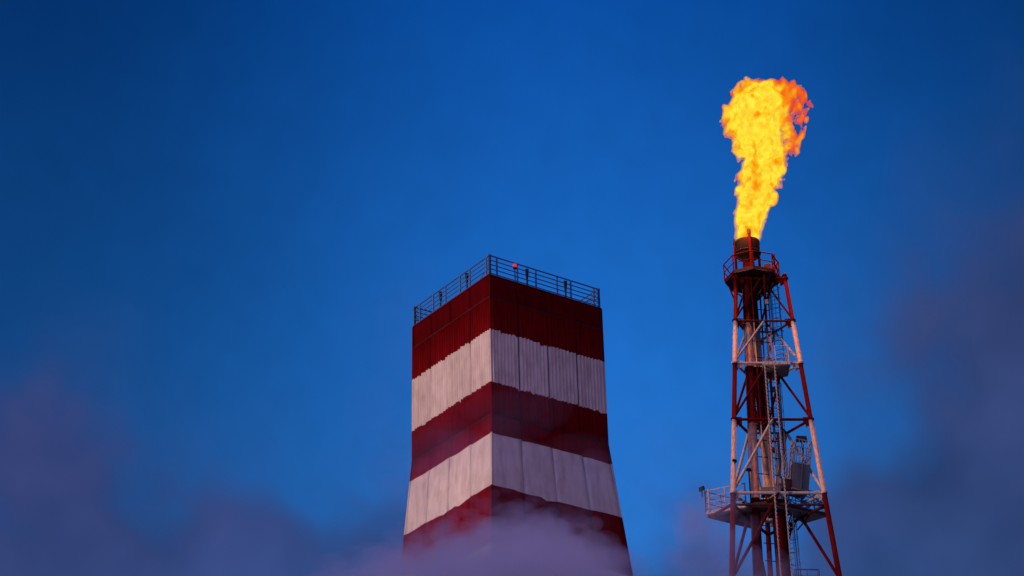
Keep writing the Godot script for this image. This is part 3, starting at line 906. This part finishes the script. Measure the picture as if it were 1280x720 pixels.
func build_flame() -> void:
	flame_field()
	var f := thing("gas_flame", "tall billowing yellow and orange gas flame burning on top of the flare stack", "flame", STACK_AT + Vector3(-0.49, 72.0, 0))
	var back := Vector3(0.49, -72.0, 0)
	var mottle := noise(2.0, 41, 4)
	var core := func(p: Vector3, red: float, g: float) -> Color:
		var h := 0.77 + 1.3 * g + 0.55 * mottle.get_noise_3d(p.x, p.y * 0.7, p.z) - 1.35 * red
		h += 0.22 * smoothstep(78.0, 79.5, p.y) * (1.0 - smoothstep(80.5, 82.0, p.y))
		var c: Color
		if h > 0.5:
			c = Color(1.0, 0.52, 0.006).lerp(Color(1.0, 0.97, 0.075), clampf((h - 0.5) / 0.5, 0, 1))
		elif h > 0.0:
			c = Color(0.98, 0.17, 0.008).lerp(Color(1.0, 0.52, 0.006), h / 0.5)
		else:
			c = Color(0.98, 0.17, 0.008).lerp(Color(0.78, 0.055, 0.012), clampf(-h / 0.5, 0, 1))
		return c
	# thinner, cooler gas wraps the hot body: each skin is more transparent and redder than the one inside it
	var skin := func(p: Vector3, red: float, g: float, hot: Color, cool: Color, thick: float, at: float) -> Color:
		var h := 0.74 + 1.15 * g + 0.5 * mottle.get_noise_3d(p.x, p.y * 0.7, p.z + at) - 1.3 * red
		var c := cool.lerp(hot, clampf(h, 0, 1))
		c.a = clampf(thick + 0.3 * red + 0.45 * mottle.get_noise_3d(p.x + 5.0 + at, p.y, p.z), 0.05, 0.7)
		return c
	var inner := func(p: Vector3, red: float, g: float) -> Color:
		return skin.call(p, red, g, Color(1.0, 0.86, 0.022), Color(1.0, 0.20, 0.008), 0.26, 0.0)
	var middle := func(p: Vector3, red: float, g: float) -> Color:
		return skin.call(p, red, g, Color(1.0, 0.64, 0.012), Color(0.95, 0.12, 0.010), 0.27, 3.0)
	var outer := func(p: Vector3, red: float, g: float) -> Color:
		return skin.call(p, red, g, Color(1.0, 0.30, 0.010), Color(0.80, 0.06, 0.014), 0.20, 7.0)
	put("flame_body", flame_surface(-0.10, 0.2, core), flame_material(false), f).position = back
	put("flame_skin", flame_surface(-0.04, 0.14, inner), flame_material(true), f).position = back
	put("flame_skin", flame_surface(0.03, 0.07, middle), flame_material(true), f).position = back
	put("flame_fringe", flame_surface(0.09, 0.0, outer), flame_material(true), f).position = back
	for l in [[Vector3(-0.9, 74.2, 2.2), 120.0, 0.9], [Vector3(3.7, 79.3, 0.9), 210.0, 0.8], [Vector3(-1.9, 77.6, 0.6), 120.0, 0.7], [Vector3(-0.75, 72.9, 1.7), 9.0, 0.5], [Vector3(-0.2, 73.2, -1.7), 30.0, 0.6]]:
		var o := OmniLight3D.new()
		o.name = numbered("flame_glow")
		o.light_color = Color(1.0, 0.55, 0.22)
		o.light_energy = l[1]
		o.light_size = l[2]
		o.omni_range = 300
		o.omni_attenuation = 2
		o.shadow_enabled = true
		o.position = STACK_AT + l[0]
		add_child(o)

# ------------------------------------------------------------------ steam
func puff(parent: Node3D, at: Vector3, size: Vector3, mat: FogMaterial, turn: float, shells := 1) -> void:
	for k in shells:
		var v := FogVolume.new()
		v.name = "steam_puff"
		v.shape = RenderingServer.FOG_VOLUME_SHAPE_ELLIPSOID
		v.size = size * (1.0 - 0.27 * k)
		v.material = mat
		v.position = at - Vector3(0, size.y * 0.06 * k, 0)
		v.rotation = Vector3(turn, turn * 2.3, turn * 0.7)
		parent.add_child(v, true)

const CREST := [[-24.0, 65.0], [-11.0, 67.2], [-8.6, 68.5], [-6.2, 69.2], [-2.7, 69.6], [0.2, 70.4], [2.0, 70.3], [4.2, 69.5], [6.6, 68.1], [7.8, 65.2], [9.0, 63.6], [24.0, 62.0]]

func crest(x: float) -> float:
	for i in CREST.size() - 1:
		if x <= CREST[i + 1][0]:
			return lerpf(CREST[i][1], CREST[i + 1][1], clampf((x - CREST[i][0]) / (CREST[i + 1][0] - CREST[i][0]), 0, 1))
	return 64.0

func build_steam() -> void:
	var rng := RandomNumberGenerator.new()
	rng.seed = 12
	var mats := []
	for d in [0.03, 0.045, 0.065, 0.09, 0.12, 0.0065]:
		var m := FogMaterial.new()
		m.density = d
		m.albedo = Color(0.62, 0.70, 1.0)  # white steam tinted blue: shade from the sun put into its colour
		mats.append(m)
	var wisp := noise(0.17, 51, 4)
	var s := group_node("steam_cloud", self)
	s.set_meta("kind", "stuff")
	s.set_meta("label", "steam tinted lilac as if in shade, drifting across the foot of the banded tower")
	# many faint puffs, small and torn along the crest, larger below it
	var made := 0
	for k in 6000:
		if made >= 960:
			break
		var p := Vector3(rng.randf_range(-14.0, 13.0), 0, rng.randf_range(-171.0, -108.0))
		var along := clampf((-108.0 - p.z) / 60.0, 0.0, 1.05)   # the plume rises and widens as it drifts towards the tower
		p.y = crest(p.x) + 3.4 - 9.8 * pow(rng.randf(), 0.8)
		var depth := crest(p.x) - p.y
		var thick := depth * 0.55 + 0.5 + 2.0 * wisp.get_noise_3d(p.x + 0.5 * p.y, p.y * 1.5, p.z)
		if thick < rng.randf_range(0.15, 0.9):
			continue
		made += 1
		var r := lerpf(0.45, 1.75, clampf(depth / 5.0 + 0.3, 0, 1)) * rng.randf_range(0.7, 1.35)
		p = Vector3(p.x * lerpf(0.66, 1.0, along), p.y - 24.2 * (1.0 - along), p.z)
		r *= lerpf(0.66, 1.0, along)
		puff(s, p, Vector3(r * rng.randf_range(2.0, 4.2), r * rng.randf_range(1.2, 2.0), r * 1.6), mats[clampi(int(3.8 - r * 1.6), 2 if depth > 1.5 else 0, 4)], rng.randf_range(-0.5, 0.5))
	# thin veils higher up, in front of the lower bands
	for k in 85:
		var x := rng.randf_range(-10.0, 9.0)
		var p := Vector3(x, crest(x) + rng.randf_range(-0.5, 5.2), -166.0 + rng.randf_range(-5.0, 12.0))
		if wisp.get_noise_3d(p.x * 0.7, p.y, 9.0) > -0.05:
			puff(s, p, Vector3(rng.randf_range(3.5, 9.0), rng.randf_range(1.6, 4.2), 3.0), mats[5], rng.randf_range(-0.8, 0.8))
	# the same steam thinning out round the left leg of the flare stack
	var v := group_node("steam_cloud", self)
	v.set_meta("kind", "stuff")
	v.set_meta("label", "thin steam tinted lilac as if in shade, drifting past the left leg of the flare stack")
	for k in 190:
		var x := rng.randf_range(8.8, 15.0)
		var top := 53.6 - 0.30 * (x - 6.0)
		var p := Vector3(x, top - 5.5 * pow(rng.randf(), 0.8), -123.0 + rng.randf_range(-3.0, 2.0))
		if wisp.get_noise_3d(p.x, p.y * 1.3, 40.0) + (top - p.y) * 0.10 > rng.randf_range(0.0, 0.38):
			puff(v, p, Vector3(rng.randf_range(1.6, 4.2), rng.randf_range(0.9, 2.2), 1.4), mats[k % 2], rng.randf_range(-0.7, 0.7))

func _ready() -> void:
	# camera
	var cam := Camera3D.new()
	cam.name = "camera"
	cam.fov = 2.0 * rad_to_deg(atan(360.0 / 3099.0))
	cam.near = 0.5
	cam.far = 9000.0
	var pitch := deg_to_rad(27.4602)
	var roll := deg_to_rad(-1.3347)
	var fwd := Vector3(0, sin(pitch), -cos(pitch))
	var up0 := Vector3(0, cos(pitch), sin(pitch))
	var right := Vector3.RIGHT * cos(roll) + up0 * sin(roll)
	var up := up0 * cos(roll) - Vector3.RIGHT * sin(roll)
	cam.transform = Transform3D(Basis(right, up, -fwd), Vector3(0, 1.6, 0))
	add_child(cam)
	cam.current = true
	# sky and exposure
	var env := Environment.new()
	env.background_mode = Environment.BG_SKY
	env.sky = make_sky()
	env.background_energy_multiplier = 1.0
	env.tonemap_mode = Environment.TONE_MAPPER_LINEAR
	env.tonemap_exposure = 1.0
	env.sdfgi_enabled = true
	env.ssao_enabled = true
	env.ssil_enabled = true
	env.volumetric_fog_enabled = true
	env.volumetric_fog_density = 0.0
	var we := WorldEnvironment.new()
	we.name = "environment"
	we.environment = env
	add_child(we)
	# the last of the sun, low on the left
	var sun := DirectionalLight3D.new()
	sun.name = "sun"
	sun.light_color = Color(1.0, 0.755, 0.46)
	sun.light_energy = 0.9
	sun.light_angular_distance = 8.0
	sun.shadow_enabled = true
	sun.look_at_from_position(Vector3(-0.84, 0.15, 0.5), Vector3.ZERO)
	add_child(sun)

	tube_mesh = CylinderMesh.new()
	tube_mesh.top_radius = 1.0; tube_mesh.bottom_radius = 1.0; tube_mesh.height = 1.0
	tube_mesh.radial_segments = 10; tube_mesh.rings = 0
	box_mesh = BoxMesh.new()
	make_materials()
	M.galvanised_dark = surface(Color(0.075, 0.075, 0.09), 0.6, 0.2)

	# ground
	var plane := PlaneMesh.new()
	plane.size = Vector2(6000, 6000)
	var g := put("ground", plane, M.bounce_snow, self)
	g.set_meta("kind", "structure")
	g.set_meta("label", "unseen ground of the plant yard, snow added to bounce light upward")

	build_tower()
	build_stack()
	build_flame()
	build_steam()
